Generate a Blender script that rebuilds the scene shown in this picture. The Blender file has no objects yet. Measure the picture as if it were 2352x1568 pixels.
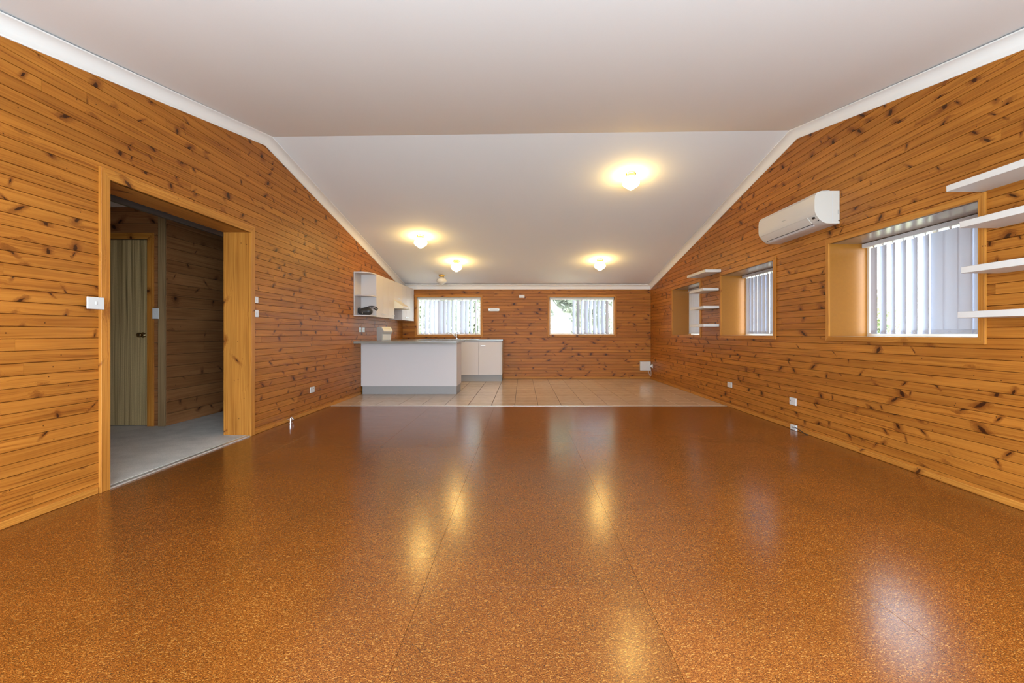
import bpy, bmesh, math, random
from mathutils import Vector, Matrix

random.seed(7)
SC = bpy.context.scene
COL = SC.collection

# ------------------------------------------------------------------ camera
F_PX, IW = 1095.0, 2352.0
HC = 1.02                                  # camera height
cam_d = bpy.data.cameras.new('camera')
cam_d.sensor_width = 36.0
cam_d.lens = F_PX / IW * 36.0
cam_d.shift_x = -25.0 / IW
cam_d.shift_y = -18.0 / IW
cam_d.clip_start = 0.02
cam_d.clip_end = 300
cam = bpy.data.objects.new('camera', cam_d)
COL.objects.link(cam)
cam.location = (0, 0, HC)
cam.rotation_euler = (math.pi / 2, 0, 0)
SC.camera = cam

# ------------------------------------------------------------------ light
SC.view_settings.view_transform = 'Standard'
SC.view_settings.look = 'None'
SC.view_settings.exposure = 0.60
SC.view_settings.gamma = 1.0
SC.view_settings.use_curve_mapping = False
SC.cycles.max_bounces = 6
SC.cycles.adaptive_threshold = 0.02

world = bpy.data.worlds.new('sky')
SC.world = world
world.use_nodes = True
bg = world.node_tree.nodes['Background']
bg.inputs['Color'].default_value = (0.86, 0.94, 1.04, 1)
bg.inputs['Strength'].default_value = 7.5

sun_d = bpy.data.lights.new('sun', 'SUN')
sun_d.energy = 13.0
sun_d.angle = 0.01
sun_d.color = (1.0, 0.95, 0.86)
sun = bpy.data.objects.new('sun', sun_d)
COL.objects.link(sun)
sun.rotation_euler = Vector((0.62, 0.0, -0.78)).to_track_quat('-Z', 'Y').to_euler()

# added fill light behind the camera, set in an invented rear opening
rear_fill_d = bpy.data.lights.new('rear_fill_light', 'AREA')
rear_fill_d.shape = 'RECTANGLE'
rear_fill_d.size = 4.4
rear_fill_d.size_y = 1.5
rear_fill_d.energy = 195
rear_fill_d.color = (0.60, 0.83, 1.0)
rear_fill = bpy.data.objects.new('rear_fill_light', rear_fill_d)
COL.objects.link(rear_fill)
rear_fill.location = (0.1, -0.80, 1.05)
rear_fill.rotation_euler = Vector((0, 1, 0.85)).to_track_quat('-Z', 'Y').to_euler()

# ------------------------------------------------------------------ room numbers
XL, XR = -2.72, 2.89
YB, YN, YR = 10.78, -0.74, 5.02
ZBACK = 2.11
ZRL, ZRR = 3.09, 3.16

def ridge_z(x):
    return ZRL + (ZRR - ZRL) * (x - XL) / (XR - XL)
def zc(x, y):
    r = ridge_z(x)
    if y >= YR:
        return r + (ZBACK - r) * (y - YR) / (YB - YR)
    return r + (ZBACK - r) * (YR - y) / (YR - YN)

def yl(px): return F_PX * -XL / (1201 - px)     # depth of a left-wall point from its pixel column
def yr(px): return F_PX * XR / (px - 1201)      # depth of a right-wall point from its pixel column

# ------------------------------------------------------------------ helpers
def tag(o, label=None, cat=None, group=None, kind=None):
    if label: o['label'] = label
    if cat: o['category'] = cat
    if group: o['group'] = group
    if kind: o['kind'] = kind
    return o

def link(o, parent=None):
    COL.objects.link(o)
    if parent is not None:
        o.parent = parent
        o.matrix_parent_inverse = Matrix.Identity(4)
    return o

def empty(name, loc=(0, 0, 0), rz=0.0, parent=None):
    o = bpy.data.objects.new(name, None)
    o.empty_display_size = 0.05
    o.location = loc
    o.rotation_euler = (0, 0, rz)
    return link(o, parent)

def from_bm(name, bm, mat=None, parent=None, smooth=False, loc=None, matrix=None):
    me = bpy.data.meshes.new(name)
    bmesh.ops.recalc_face_normals(bm, faces=bm.faces)
    bm.to_mesh(me)
    bm.free()
    if mat: me.materials.append(mat)
    if smooth:
        for p in me.polygons: p.use_smooth = True
    o = bpy.data.objects.new(name, me)
    if loc is not None: o.location = loc
    if matrix is not None: o.matrix_local = matrix
    return link(o, parent)

def auto_smooth(o, deg=35):
    me = o.data
    for p in me.polygons: p.use_smooth = True
    bm = bmesh.new(); bm.from_mesh(me)
    lim = math.radians(deg)
    for e in bm.edges:
        if len(e.link_faces) == 2 and e.calc_face_angle(0) > lim:
            e.smooth = False
    bm.to_mesh(me); bm.free()
    return o

def bm_box(bm, x0, x1, y0, y1, z0, z1, bevel=0.0, seg=2):
    vs = [bm.verts.new((x, y, z)) for z in (z0, z1) for y in (y0, y1) for x in (x0, x1)]
    q = [(0, 1, 3, 2), (4, 6, 7, 5), (0, 4, 5, 1), (2, 3, 7, 6), (0, 2, 6, 4), (1, 5, 7, 3)]
    fs = [bm.faces.new([vs[i] for i in f]) for f in q]
    if bevel > 0:
        es = list({e for f in fs for e in f.edges})
        bmesh.ops.bevel(bm, geom=es, offset=bevel, segments=seg, affect='EDGES', profile=0.6)

def box(name, x0, x1, y0, y1, z0, z1, mat, parent=None, bevel=0.0, seg=2):
    """a box in parent coordinates, its own origin at its centre"""
    c = ((x0 + x1) / 2, (y0 + y1) / 2, (z0 + z1) / 2)
    bm = bmesh.new()
    bm_box(bm, x0 - c[0], x1 - c[0], y0 - c[1], y1 - c[1], z0 - c[2], z1 - c[2], bevel, seg)
    o = from_bm(name, bm, mat, parent, loc=c)
    if bevel > 0:
        for p in o.data.polygons:
            p.use_smooth = max(abs(c) for c in p.normal) < 0.999
    return o

def world_box(name, x0, x1, y0, y1, z0, z1, mat):
    """a box whose origin stays at the world origin, so that it can carry children"""
    bm = bmesh.new(); bm_box(bm, x0, x1, y0, y1, z0, z1)
    return from_bm(name, bm, mat)

def bm_tube(bm, pts, r, n=8, cap=True):
    pts = [Vector(p) for p in pts]
    rs = r if isinstance(r, (list, tuple)) else [r] * len(pts)
    rings = []
    prev = None
    for i, p in enumerate(pts):
        a = pts[max(i - 1, 0)]; b = pts[min(i + 1, len(pts) - 1)]
        t = (b - a).normalized()
        if prev is None:
            ref = Vector((0, 0, 1)) if abs(t.z) < 0.9 else Vector((1, 0, 0))
            nrm = t.cross(ref).normalized()
        else:
            nrm = (prev - t * prev.dot(t)).normalized()
        prev = nrm
        bn = t.cross(nrm)
        rings.append([bm.verts.new(p + (nrm * math.cos(k * 2 * math.pi / n) + bn * math.sin(k * 2 * math.pi / n)) * rs[i]) for k in range(n)])
    for a, b in zip(rings, rings[1:]):
        for k in range(n):
            bm.faces.new((a[k], a[(k + 1) % n], b[(k + 1) % n], b[k]))
    if cap:
        bm.faces.new(rings[0]); bm.faces.new(rings[-1])

def bm_lathe(bm, prof, n=24, axis='z', off=(0, 0, 0)):
    off = Vector(off)
    def P(r, h, a):
        c, s = math.cos(a) * r, math.sin(a) * r
        v = {'z': (c, s, h), 'x': (h, c, s), 'y': (c, h, s)}[axis]
        return Vector(v) + off
    rings = []
    for r, h in prof:
        if r < 1e-6: rings.append([bm.verts.new(P(0, h, 0))])
        else: rings.append([bm.verts.new(P(r, h, k * 2 * math.pi / n)) for k in range(n)])
    for a, b in zip(rings, rings[1:]):
        for k in range(n):
            k2 = (k + 1) % n
            if len(a) == 1 and len(b) == 1: continue
            if len(a) == 1: bm.faces.new((a[0], b[k], b[k2]))
            elif len(b) == 1: bm.faces.new((a[k], b[0], a[k2]))
            else: bm.faces.new((a[k], a[k2], b[k2], b[k]))
    if len(rings[0]) > 1: bm.faces.new(rings[0])
    if len(rings[-1]) > 1: bm.faces.new(rings[-1])

def bm_prism(bm, poly, d0, d1, plane='xz'):
    """polygon in a plane, extruded along the third axis"""
    def P(a, b, d):
        return {'xz': (a, d, b), 'yz': (d, a, b), 'xy': (a, b, d)}[plane]
    A = [bm.verts.new(P(a, b, d0)) for a, b in poly]
    B = [bm.verts.new(P(a, b, d1)) for a, b in poly]
    bm.faces.new(A); bm.faces.new(B[::-1])
    n = len(poly)
    for i in range(n):
        bm.faces.new((A[i], A[(i + 1) % n], B[(i + 1) % n], B[i]))

class Frame:
    """a wall plane: u along it, z up, d into the wall (negative d is towards the room)"""
    def __init__(self, origin, u):
        self.o = Vector(origin); self.u = Vector(u); self.into = Vector((0, 0, 1)).cross(self.u)
    def mat(self, u, z, d=0.0, along='u'):
        lx, lz = (self.u, Vector((0, 0, 1))) if along == 'u' else (Vector((0, 0, 1)), -self.u)
        ly = self.into
        m = Matrix((lx, ly, lz)).transposed().to_4x4()
        m.translation = self.o + self.u * u + self.into * d + Vector((0, 0, z))
        return m

FL = Frame((XL, 0, 0), (0, 1, 0))      # left wall: u = y
FB = Frame((0, YB, 0), (1, 0, 0))      # back wall: u = x
FR = Frame((XR, 0, 0), (0, -1, 0))     # right wall: u = -y

def panel(name, fr, poly, d0, d1, mat, parent=None, along='u', chamfer=0.0, inset=None):
    """polygon (u,z) on a wall frame, from depth d0 (front) to d1 (back)"""
    us = [p[0] for p in poly]; zs = [p[1] for p in poly]
    uc, z_c = (min(us) + max(us)) / 2, (min(zs) + max(zs)) / 2
    def loc(u, z, d):
        return (u - uc, d, z - z_c) if along == 'u' else (z - z_c, d, -(u - uc))
    bm = bmesh.new()
    front = []
    for u, z in poly:
        uu, zz = u, z
        if inset:
            gu, gz, za, zb = inset
            if abs(z - za) < 1e-6: zz = z + gz
            elif abs(z - zb) < 1e-6: zz = z - gz
            if abs(u - min(us)) < 1e-6: uu = u + gu
            elif abs(u - max(us)) < 1e-6: uu = u - gu
        elif chamfer:
            uu = u + (chamfer if u < uc else -chamfer)
            zz = z + (chamfer if z < z_c else -chamfer)
        front.append(bm.verts.new(loc(uu, zz, d0)))
    rings = [front]
    if chamfer and not inset:
        rings.append([bm.verts.new(loc(u, z, d0 + chamfer)) for u, z in poly])
    rings.append([bm.verts.new(loc(u, z, d1)) for u, z in poly])
    bm.faces.new(rings[0]); bm.faces.new(rings[-1][::-1])
    n = len(poly)
    for A, B in zip(rings, rings[1:]):
        for i in range(n):
            bm.faces.new((A[i], A[(i + 1) % n], B[(i + 1) % n], B[i]))
    return from_bm(name, bm, mat, parent, matrix=fr.mat(uc, z_c, 0, along))

def rect(u0, u1, z0, z1): return [(u0, z0), (u1, z0), (u1, z1), (u0, z1)]

def clip_half(poly, a, b, c):
    """keep a*u + b*z <= c"""
    out = []
    n = len(poly)
    for i in range(n):
        p, q = poly[i], poly[(i + 1) % n]
        fp, fq = a * p[0] + b * p[1] - c, a * q[0] + b * q[1] - c
        if fp <= 1e-9: out.append(p)
        if (fp < -1e-9 and fq > 1e-9) or (fp > 1e-9 and fq < -1e-9):
            t = fp / (fp - fq)
            out.append((p[0] + (q[0] - p[0]) * t, p[1] + (q[1] - p[1]) * t))
    res = []
    for p in out:
        if not res or (abs(p[0] - res[-1][0]) + abs(p[1] - res[-1][1])) > 1e-6: res.append(p)
    if len(res) > 1 and abs(res[0][0] - res[-1][0]) + abs(res[0][1] - res[-1][1]) < 1e-6: res.pop()
    return res

def area(poly):
    return abs(sum(poly[i][0] * poly[(i + 1) % len(poly)][1] - poly[(i + 1) % len(poly)][0] * poly[i][1] for i in range(len(poly)))) / 2 if len(poly) > 2 else 0

def subtract(r, op):
    """rectangle minus rectangle -> rectangles"""
    u0, u1, z0, z1 = r; a0, a1, b0, b1 = op
    if a1 <= u0 or a0 >= u1 or b1 <= z0 or b0 >= z1: return [r]
    out = []
    if a0 > u0: out.append((u0, a0, z0, z1))
    if a1 < u1: out.append((a1, u1, z0, z1))
    m0, m1 = max(a0, u0), min(a1, u1)
    if b0 > z0: out.append((m0, m1, z0, b0))
    if b1 < z1: out.append((m0, m1, b1, z1))
    return out

# ------------------------------------------------------------------ materials
class NT:
    def __init__(self, name):
        self.m = bpy.data.materials.new(name); self.m.use_nodes = True
        self.t = self.m.node_tree; self.n = self.t.nodes; self.l = self.t.links
        self.p = self.n['Principled BSDF']; self.out = self.n['Material Output']
    def node(self, typ, **kw):
        x = self.n.new(typ)
        for k, v in kw.items(): setattr(x, k, v)
        return x
    def put(self, sock, v):
        if isinstance(v, bpy.types.NodeSocket): self.l.new(v, sock)
        else: sock.default_value = v
    def math(self, op, a, b=0.0, c=0.0, clamp=False):
        x = self.node('ShaderNodeMath', operation=op, use_clamp=clamp)
        self.put(x.inputs[0], a); self.put(x.inputs[1], b); self.put(x.inputs[2], c)
        return x.outputs[0]
    def xyz(self, x=0.0, y=0.0, z=0.0):
        c = self.node('ShaderNodeCombineXYZ')
        self.put(c.inputs[0], x); self.put(c.inputs[1], y); self.put(c.inputs[2], z)
        return c.outputs[0]
    def sep(self, v):
        s = self.node('ShaderNodeSeparateXYZ'); self.put(s.inputs[0], v); return s.outputs
    def noise(self, vec, scale=1.0, detail=2.0, rough=0.5, dist=0.0):
        x = self.node('ShaderNodeTexNoise')
        self.put(x.inputs['Vector'], vec); x.inputs['Scale'].default_value = scale
        x.inputs['Detail'].default_value = detail; x.inputs['Roughness'].default_value = rough
        x.inputs['Distortion'].default_value = dist
        return x.outputs['Fac']
    def ramp(self, fac, stops, interp='LINEAR'):
        r = self.node('ShaderNodeValToRGB'); cr = r.color_ramp; cr.interpolation = interp
        while len(cr.elements) < len(stops): cr.elements.new(0.5)
        for e, (p, c) in zip(cr.elements, stops):
            e.position = p; e.color = c if len(c) == 4 else (*c, 1)
        self.put(r.inputs[0], fac)
        return r.outputs[0]
    def smooth(self, v, lo, hi, a=0.0, b=1.0):
        x = self.node('ShaderNodeMapRange', interpolation_type='SMOOTHSTEP')
        self.put(x.inputs[0], v)
        for i, k in enumerate((lo, hi, a, b)): self.put(x.inputs[i + 1], k)
        return x.outputs[0]
    def mix(self, fac, a, b, mode='MIX'):
        x = self.node('ShaderNodeMix', data_type='RGBA', blend_type=mode)
        self.put(x.inputs[0], fac)
        for s, v in ((x.inputs[6], a), (x.inputs[7], b)):
            if isinstance(v, bpy.types.NodeSocket): self.l.new(v, s)
            else: s.default_value = v if len(v) == 4 else (*v, 1)
        return x.outputs[2]
    def bump(self, h, strength=0.2, dist=0.01):
        b = self.node('ShaderNodeBump'); b.inputs['Strength'].default_value = strength
        b.inputs['Distance'].default_value = dist; self.put(b.inputs['Height'], h)
        self.l.new(b.outputs[0], self.p.inputs['Normal'])
    def set(self, **kw):
        for k, v in kw.items():
            self.put(self.p.inputs[k.replace('_', ' ')], v)

def plain(name, col, rough=0.5, metal=0.0, spec=0.5, tint=0.0, bump=0.0, scale=60):
    m = NT(name)
    if tint or bump:
        tc = m.node('ShaderNodeTexCoord').outputs['Object']
        n = m.noise(tc, scale, 4, 0.6)
        f = m.math('MULTIPLY_ADD', n, tint * 2, 1 - tint)
        m.set(Base_Color=m.mix(1.0, col, m.xyz(f, f, f), 'MULTIPLY'))
        if bump: m.bump(n, bump, 0.002)
    else:
        m.set(Base_Color=(*col, 1))
    m.set(Roughness=rough, Metallic=metal)
    m.p.inputs['Specular IOR Level'].default_value = spec
    return m.m

def pine(name, dark, mid, light, knots=0.44, kx=0.31, kz=0.08, rough=0.46, grain=1.0):
    """varnished pine: local x runs along the grain"""
    m = NT(name)
    tc = m.node('ShaderNodeTexCoord').outputs['Object']
    rnd = m.node('ShaderNodeObjectInfo').outputs['Random']
    s = m.sep(tc)
    ox = m.math('MULTIPLY', rnd, 173.0)
    oz = m.math('MULTIPLY', m.math('FRACT', m.math('MULTIPLY', rnd, 57.31)), 91.0)
    x = m.math('ADD', s[0], ox)
    z = m.math('ADD', m.math('MULTIPLY_ADD', s[1], 0.9, s[2]), oz)
    # knots
    v = m.node('ShaderNodeTexVoronoi', voronoi_dimensions='2D', feature='F1')
    v.inputs['Scale'].default_value = 1.0
    kxx = m.math('DIVIDE', x, kx); kzz = m.math('DIVIDE', z, kz)
    m.put(v.inputs['Vector'], m.xyz(kxx, kzz, 0.0))
    cc = m.sep(v.outputs['Color']); pp = m.sep(v.outputs['Position'])
    dx = m.math('MULTIPLY', m.math('SUBTRACT', kxx, pp[0]), kx)
    dz = m.math('MULTIPLY', m.math('SUBTRACT', kzz, pp[1]), kz)
    tilt = m.math('MULTIPLY_ADD', cc[2], 3.0, -1.5)
    dxt = m.math('MULTIPLY_ADD', dz, tilt, dx)
    rad = m.math('MULTIPLY_ADD', m.math('POWER', cc[0], 2.0), 0.019, 0.0042)
    d = m.math('SQRT', m.math('ADD', m.math('POWER', dxt, 2.0), m.math('POWER', m.math('MULTIPLY', dz, m.math('MULTIPLY_ADD', cc[0], 0.5, 0.3)), 2.0)))
    wob = m.noise(m.xyz(m.math('MULTIPLY', x, 55.0), m.math('MULTIPLY', z, 75.0), 1.0), 1.0, 3, 0.6)
    dn = m.math('MULTIPLY', m.math('DIVIDE', d, rad), m.math('MULTIPLY_ADD', wob, 1.5, 0.25))
    keep = m.math('LESS_THAN', cc[1], knots)
    core = m.math('MULTIPLY', m.smooth(dn, 0.65, 1.15, 1.0, 0.0), keep)
    halo = m.math('MULTIPLY', m.smooth(dn, 0.7, 4.2, 1.0, 0.0), keep)
    # grain bends round the knots
    bend = m.math('MULTIPLY', m.math('MULTIPLY', dz, keep), m.math('DIVIDE', -0.75, m.math('ADD', 1.0, m.math('POWER', m.math('MULTIPLY', dn, 0.45), 2.0))))
    zb = m.math('ADD', z, bend)
    warp = m.noise(m.xyz(m.math('MULTIPLY', x, 1.6), m.math('MULTIPLY', z, 9.0), 3.0), 1.0, 2, 0.5)
    zb2 = m.math('MULTIPLY_ADD', warp, 0.035, zb)
    g1 = m.noise(m.xyz(m.math('MULTIPLY', x, 1.1), m.math('MULTIPLY', zb2, 120.0), 0.0), 1.0, 3, 0.55, 0.15)
    g2 = m.noise(m.xyz(m.math('MULTIPLY', x, 0.9), m.math('MULTIPLY', zb2, 33.0), 7.0), 1.0, 2, 0.5, 0.2)
    g = m.math('ADD', m.math('MULTIPLY', g1, 0.62), m.math('MULTIPLY', g2, 0.38))
    base = m.ramp(g, [(0.33, dark), (0.45, mid), (0.60, light), (0.8, mid)])
    base = m.mix(1.0 - grain, base, mid)
    # each board its own tone
    r2 = m.math('FRACT', m.math('MULTIPLY', rnd, 913.7))
    val = m.math('MULTIPLY_ADD', r2, 0.22, 0.87)
    base = m.mix(1.0, base, m.xyz(val, m.math('MULTIPLY_ADD', r2, 0.28, 0.84), m.math('MULTIPLY_ADD', r2, 0.34, 0.82)), 'MULTIPLY')
    blotch = m.noise(m.xyz(m.math('MULTIPLY', x, 2.0), m.math('MULTIPLY', z, 8.0), 11.0), 1.0, 2, 0.5)
    bl = m.math('MULTIPLY_ADD', blotch, 0.5, 0.75)
    base = m.mix(1.0, base, m.xyz(bl, bl, bl), 'MULTIPLY')
    hc = tuple(c * k for c, k in zip(dark, (0.62, 0.48, 0.45)))
    base = m.mix(m.math('MULTIPLY', halo, 0.68), base, hc)
    base = m.mix(m.math('MULTIPLY', core, 0.92), base, tuple(c * k for c, k in zip(dark, (0.16, 0.12, 0.2))))
    v2 = m.node('ShaderNodeTexVoronoi', voronoi_dimensions='2D', feature='F1'); v2.inputs['Scale'].default_value = 1.0
    m.put(v2.inputs['Vector'], m.xyz(m.math('MULTIPLY', x, 5.2), m.math('MULTIPLY', z, 13.0), 0.0))
    c2 = m.sep(v2.outputs['Color']); p2 = m.sep(v2.outputs['Position'])
    e1 = m.math('DIVIDE', m.math('SUBTRACT', m.math('MULTIPLY', x, 5.2), p2[0]), 5.2)
    e2 = m.math('DIVIDE', m.math('SUBTRACT', m.math('MULTIPLY', z, 13.0), p2[1]), 13.0)
    dd = m.math('SQRT', m.math('ADD', m.math('POWER', e1, 2.0), m.math('POWER', e2, 2.0)))
    pin = m.math('MULTIPLY', m.smooth(dd, 0.0025, 0.0055, 1.0, 0.0), m.math('LESS_THAN', c2[0], knots * 0.45))
    base = m.mix(m.math('MULTIPLY', pin, 0.85), base, tuple(c * k for c, k in zip(dark, (0.2, 0.16, 0.25))))
    m.set(Base_Color=base, Roughness=rough)
    m.p.inputs['Specular IOR Level'].default_value = 0.25
    m.bump(g1, 0.06, 0.002)
    return m.m

def glass_pane(name):
    m = NT(name)
    tr = m.node('ShaderNodeBsdfTransparent'); tr.inputs[0].default_value = (0.94, 0.96, 0.96, 1)
    gl = m.node('ShaderNodeBsdfGlossy'); gl.inputs['Roughness'].default_value = 0.02
    lw = m.node('ShaderNodeLayerWeight')
    fac = m.math('MULTIPLY_ADD', m.math('POWER', lw.outputs['Facing'], 5.0), 0.5, 0.03)
    mx = m.node('ShaderNodeMixShader')
    m.l.new(fac, mx.inputs[0]); m.l.new(tr.outputs[0], mx.inputs[1]); m.l.new(gl.outputs[0], mx.inputs[2])
    m.l.new(mx.outputs[0], m.out.inputs[0])
    return m.m

def fabric_translucent(name, col, trans=0.45):
    m = NT(name)
    tc = m.node('ShaderNodeTexCoord').outputs['Object']
    s = m.sep(tc)
    wv = m.noise(m.xyz(m.math('MULTIPLY', s[0], 300.0), s[1], m.math('MULTIPLY', s[2], 300.0)), 1.0, 2)
    f = m.math('MULTIPLY_ADD', wv, 0.12, 0.94)
    c = m.mix(1.0, col, m.xyz(f, f, f), 'MULTIPLY')
    df = m.node('ShaderNodeBsdfDiffuse'); tl = m.node('ShaderNodeBsdfTranslucent')
    m.l.new(c, df.inputs[0]); m.l.new(c, tl.inputs[0])
    mx = m.node('ShaderNodeMixShader'); mx.inputs[0].default_value = trans
    m.l.new(df.outputs[0], mx.inputs[1]); m.l.new(tl.outputs[0], mx.inputs[2])
    m.l.new(mx.outputs[0], m.out.inputs[0])
    return m.m

def particleboard(name):
    m = NT(name)
    tc = m.node('ShaderNodeTexCoord').outputs['Object']
    rnd = m.node('ShaderNodeObjectInfo').outputs['Random']
    s = m.sep(tc)
    x = m.math('MULTIPLY_ADD', rnd, 37.0, s[0]); y = m.math('MULTIPLY_ADD', rnd, 91.0, s[1])
    def flakes(sx, sy, ang, seed):
        ca, sa = math.cos(ang), math.sin(ang)
        a = m.math('ADD', m.math('MULTIPLY', x, ca * sx), m.math('MULTIPLY', y, sa * sx))
        b = m.math('ADD', m.math('MULTIPLY', x, -sa * sy), m.math('MULTIPLY', y, ca * sy))
        v = m.node('ShaderNodeTexVoronoi', voronoi_dimensions='2D', feature='F1'); v.inputs['Scale'].default_value = 1.0
        m.put(v.inputs['Vector'], m.xyz(m.math('ADD', a, seed), b, 0.0))
        return m.sep(v.outputs['Color'])
    f1 = flakes(360, 640, 0.15, 3.0); f2 = flakes(300, 820, -0.15, 9.0); f3 = flakes(130, 560, 0.25, 21.0)
    base = m.ramp(f1[0], [(0.0, (0.11, 0.030, 0.006)), (0.35, (0.185, 0.055, 0.011)), (0.7, (0.24, 0.077, 0.015)), (1.0, (0.32, 0.112, 0.024))])
    base = m.mix(m.math('GREATER_THAN', f2[0], 0.80), base, (0.37, 0.132, 0.025))
    base = m.mix(m.math('MULTIPLY', m.math('GREATER_THAN', f2[1], 0.955), 0.8), base, (0.62, 0.32, 0.09))
    base = m.mix(m.math('MULTIPLY', m.math('GREATER_THAN', f3[2], 0.972), 0.8), base, (0.62, 0.33, 0.10))
    base = m.mix(m.math('MULTIPLY', m.math('LESS_THAN', f1[2], 0.07), 0.8), base, (0.05, 0.018, 0.006))
    big = m.noise(m.xyz(x, y, 0.0), 2.3, 3, 0.5)
    k = m.math('MULTIPLY_ADD', big, 0.5, 0.75)
    kr = m.math('MULTIPLY', m.math('MULTIPLY', k, 0.81), m.math('MULTIPLY_ADD', m.math('FRACT', m.math('MULTIPLY', rnd, 77.7)), 0.18, 0.91))
    base = m.mix(1.0, base, m.xyz(kr, m.math('MULTIPLY', kr, 0.91), m.math('MULTIPLY', kr, 0.68)), 'MULTIPLY')
    rg = m.noise(m.xyz(x, m.math('MULTIPLY', y, 2.2), 5.0), 5.0, 4, 0.6)
    m.set(Base_Color=base, Roughness=m.math('MULTIPLY_ADD', rg, 0.10, 0.155))
    m.p.inputs['Specular IOR Level'].default_value = 0.5
    wav = m.noise(m.xyz(m.math('MULTIPLY', x, 9.0), m.math('MULTIPLY', y, 14.0), 0.0), 1.0, 3, 0.6)
    m.bump(wav, 0.05, 0.01)
    return m.m

def tile_mat(name):
    m = NT(name)
    tc = m.node('ShaderNodeTexCoord').outputs['Object']
    rnd = m.node('ShaderNodeObjectInfo').outputs['Random']
    s = m.sep(tc)
    o = m.math('MULTIPLY', rnd, 55.0)
    n = m.noise(m.xyz(m.math('ADD', s[0], o), m.math('ADD', s[1], o), 0.0), 9.0, 4, 0.6)
    c = m.ramp(n, [(0.3, (0.56, 0.41, 0.28)), (0.7, (0.65, 0.50, 0.36))])
    f = m.math('MULTIPLY_ADD', rnd, 0.1, 0.95)
    c = m.mix(1.0, c, m.xyz(f, f, f), 'MULTIPLY')
    m.set(Base_Color=c, Roughness=0.17)
    w = m.noise(m.xyz(m.math('ADD', s[0], o), m.math('MULTIPLY', m.math('ADD', s[1], o), 2.0), 0.0), 12.0, 3, 0.6)
    m.bump(w, 0.08, 0.01)
    return m.m

def carpet_mat(name):
    m = NT(name)
    tc = m.node('ShaderNodeTexCoord').outputs['Object']
    n = m.noise(tc, 260.0, 3, 0.7); b = m.noise(tc, 6.0, 3, 0.5)
    c = m.ramp(n, [(0.25, (0.46, 0.43, 0.385)), (0.75, (0.84, 0.80, 0.735))])
    f = m.math('MULTIPLY_ADD', b, 0.5, 0.75)
    m.set(Base_Color=m.mix(1.0, c, m.xyz(f, f, f), 'MULTIPLY'), Roughness=0.95)
    m.p.inputs['Specular IOR Level'].default_value = 0.1
    m.bump(n, 0.7, 0.01)
    return m.m

def veneer_door(name):
    m = NT(name)
    tc = m.node('ShaderNodeTexCoord').outputs['Object']
    s = m.sep(tc)
    w = m.noise(m.xyz(s[0], 0.0, m.math('MULTIPLY', s[2], 0.6)), 2.0, 2)
    xx = m.math('MULTIPLY_ADD', w, 0.03, s[0])
    g = m.noise(m.xyz(m.math('MULTIPLY', xx, 62.0), 0.0, m.math('MULTIPLY', s[2], 0.5)), 1.0, 4, 0.6)
    p = m.noise(m.xyz(m.math('MULTIPLY', s[0], 420.0), 0.0, m.math('MULTIPLY', s[2], 60.0)), 1.0, 2)
    c = m.ramp(g, [(0.32, (0.11, 0.070, 0.027)), (0.44, (0.34, 0.24, 0.105)), (0.60, (0.58, 0.43, 0.215)), (0.72, (0.28, 0.19, 0.08))])
    f = m.math('MULTIPLY_ADD', p, 0.7, 0.65)
    m.set(Base_Color=m.mix(1.0, c, m.xyz(f, f, f), 'MULTIPLY'), Roughness=0.5)
    return m.m

def emit_globe(name, col, strength):
    m = NT(name)
    m.set(Base_Color=(0.85, 0.82, 0.75, 1), Roughness=0.25)
    m.put(m.p.inputs['Emission Color'], (*col, 1)); m.put(m.p.inputs['Emission Strength'], strength)
    return m.m

def leaf_mat(name, c0, c1):
    m = NT(name)
    tc = m.node('ShaderNodeTexCoord').outputs['Object']
    n = m.noise(tc, 3.0, 3, 0.6)
    c = m.ramp(n, [(0.3, c0), (0.7, c1)])
    df = m.node('ShaderNodeBsdfDiffuse'); tl = m.node('ShaderNodeBsdfTranslucent')
    m.l.new(c, df.inputs[0]); m.l.new(c, tl.inputs[0])
    mx = m.node('ShaderNodeMixShader'); mx.inputs[0].default_value = 0.4
    m.l.new(df.outputs[0], mx.inputs[1]); m.l.new(tl.outputs[0], mx.inputs[2])
    m.l.new(mx.outputs[0], m.out.inputs[0])
    return m.m

M = {}
M['pine'] = pine('pine_boards', (0.21, 0.057, 0.0065), (0.375, 0.125, 0.0155), (0.47, 0.175, 0.0255))
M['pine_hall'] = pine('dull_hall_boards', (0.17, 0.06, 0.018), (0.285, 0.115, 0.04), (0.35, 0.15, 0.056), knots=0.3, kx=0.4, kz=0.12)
M['pine_trim'] = pine('pine_trim', (0.30, 0.098, 0.012), (0.45, 0.168, 0.024), (0.55, 0.232, 0.040), knots=0.35, kx=0.50, kz=0.14)
M['ply'] = plain('orange_plywood', (0.35, 0.132, 0.012), 0.40, tint=0.10, scale=40)
M['reveal'] = plain('glossy_reveal_paint', (0.33, 0.235, 0.165), 0.22, tint=0.05)
M['paint'] = plain('ceiling_paint', (0.875, 0.89, 0.92), 0.8, spec=0.2, tint=0.015, bump=0.05, scale=120)
M['cornice'] = plain('cornice_paint', (0.88, 0.87, 0.87), 0.6, spec=0.3)
M['backing'] = plain('wall_backing', (0.16, 0.10, 0.06), 0.9)
M['plaster'] = plain('plain_wall_paint', (0.62, 0.56, 0.50), 0.8, tint=0.02)
M['floor'] = particleboard('sealed_particleboard')
M['gap'] = plain('floor_gap', (0.10, 0.05, 0.03), 0.8)
M['tile'] = tile_mat('beige_tile')
M['grout'] = plain('dark_grout', (0.10, 0.065, 0.045), 0.9, tint=0.1)
M['carpet'] = carpet_mat('grey_carpet')
M['door'] = veneer_door('striped_veneer')
M['white'] = plain('white_laminate', (0.60, 0.55, 0.535), 0.5, tint=0.01)
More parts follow.
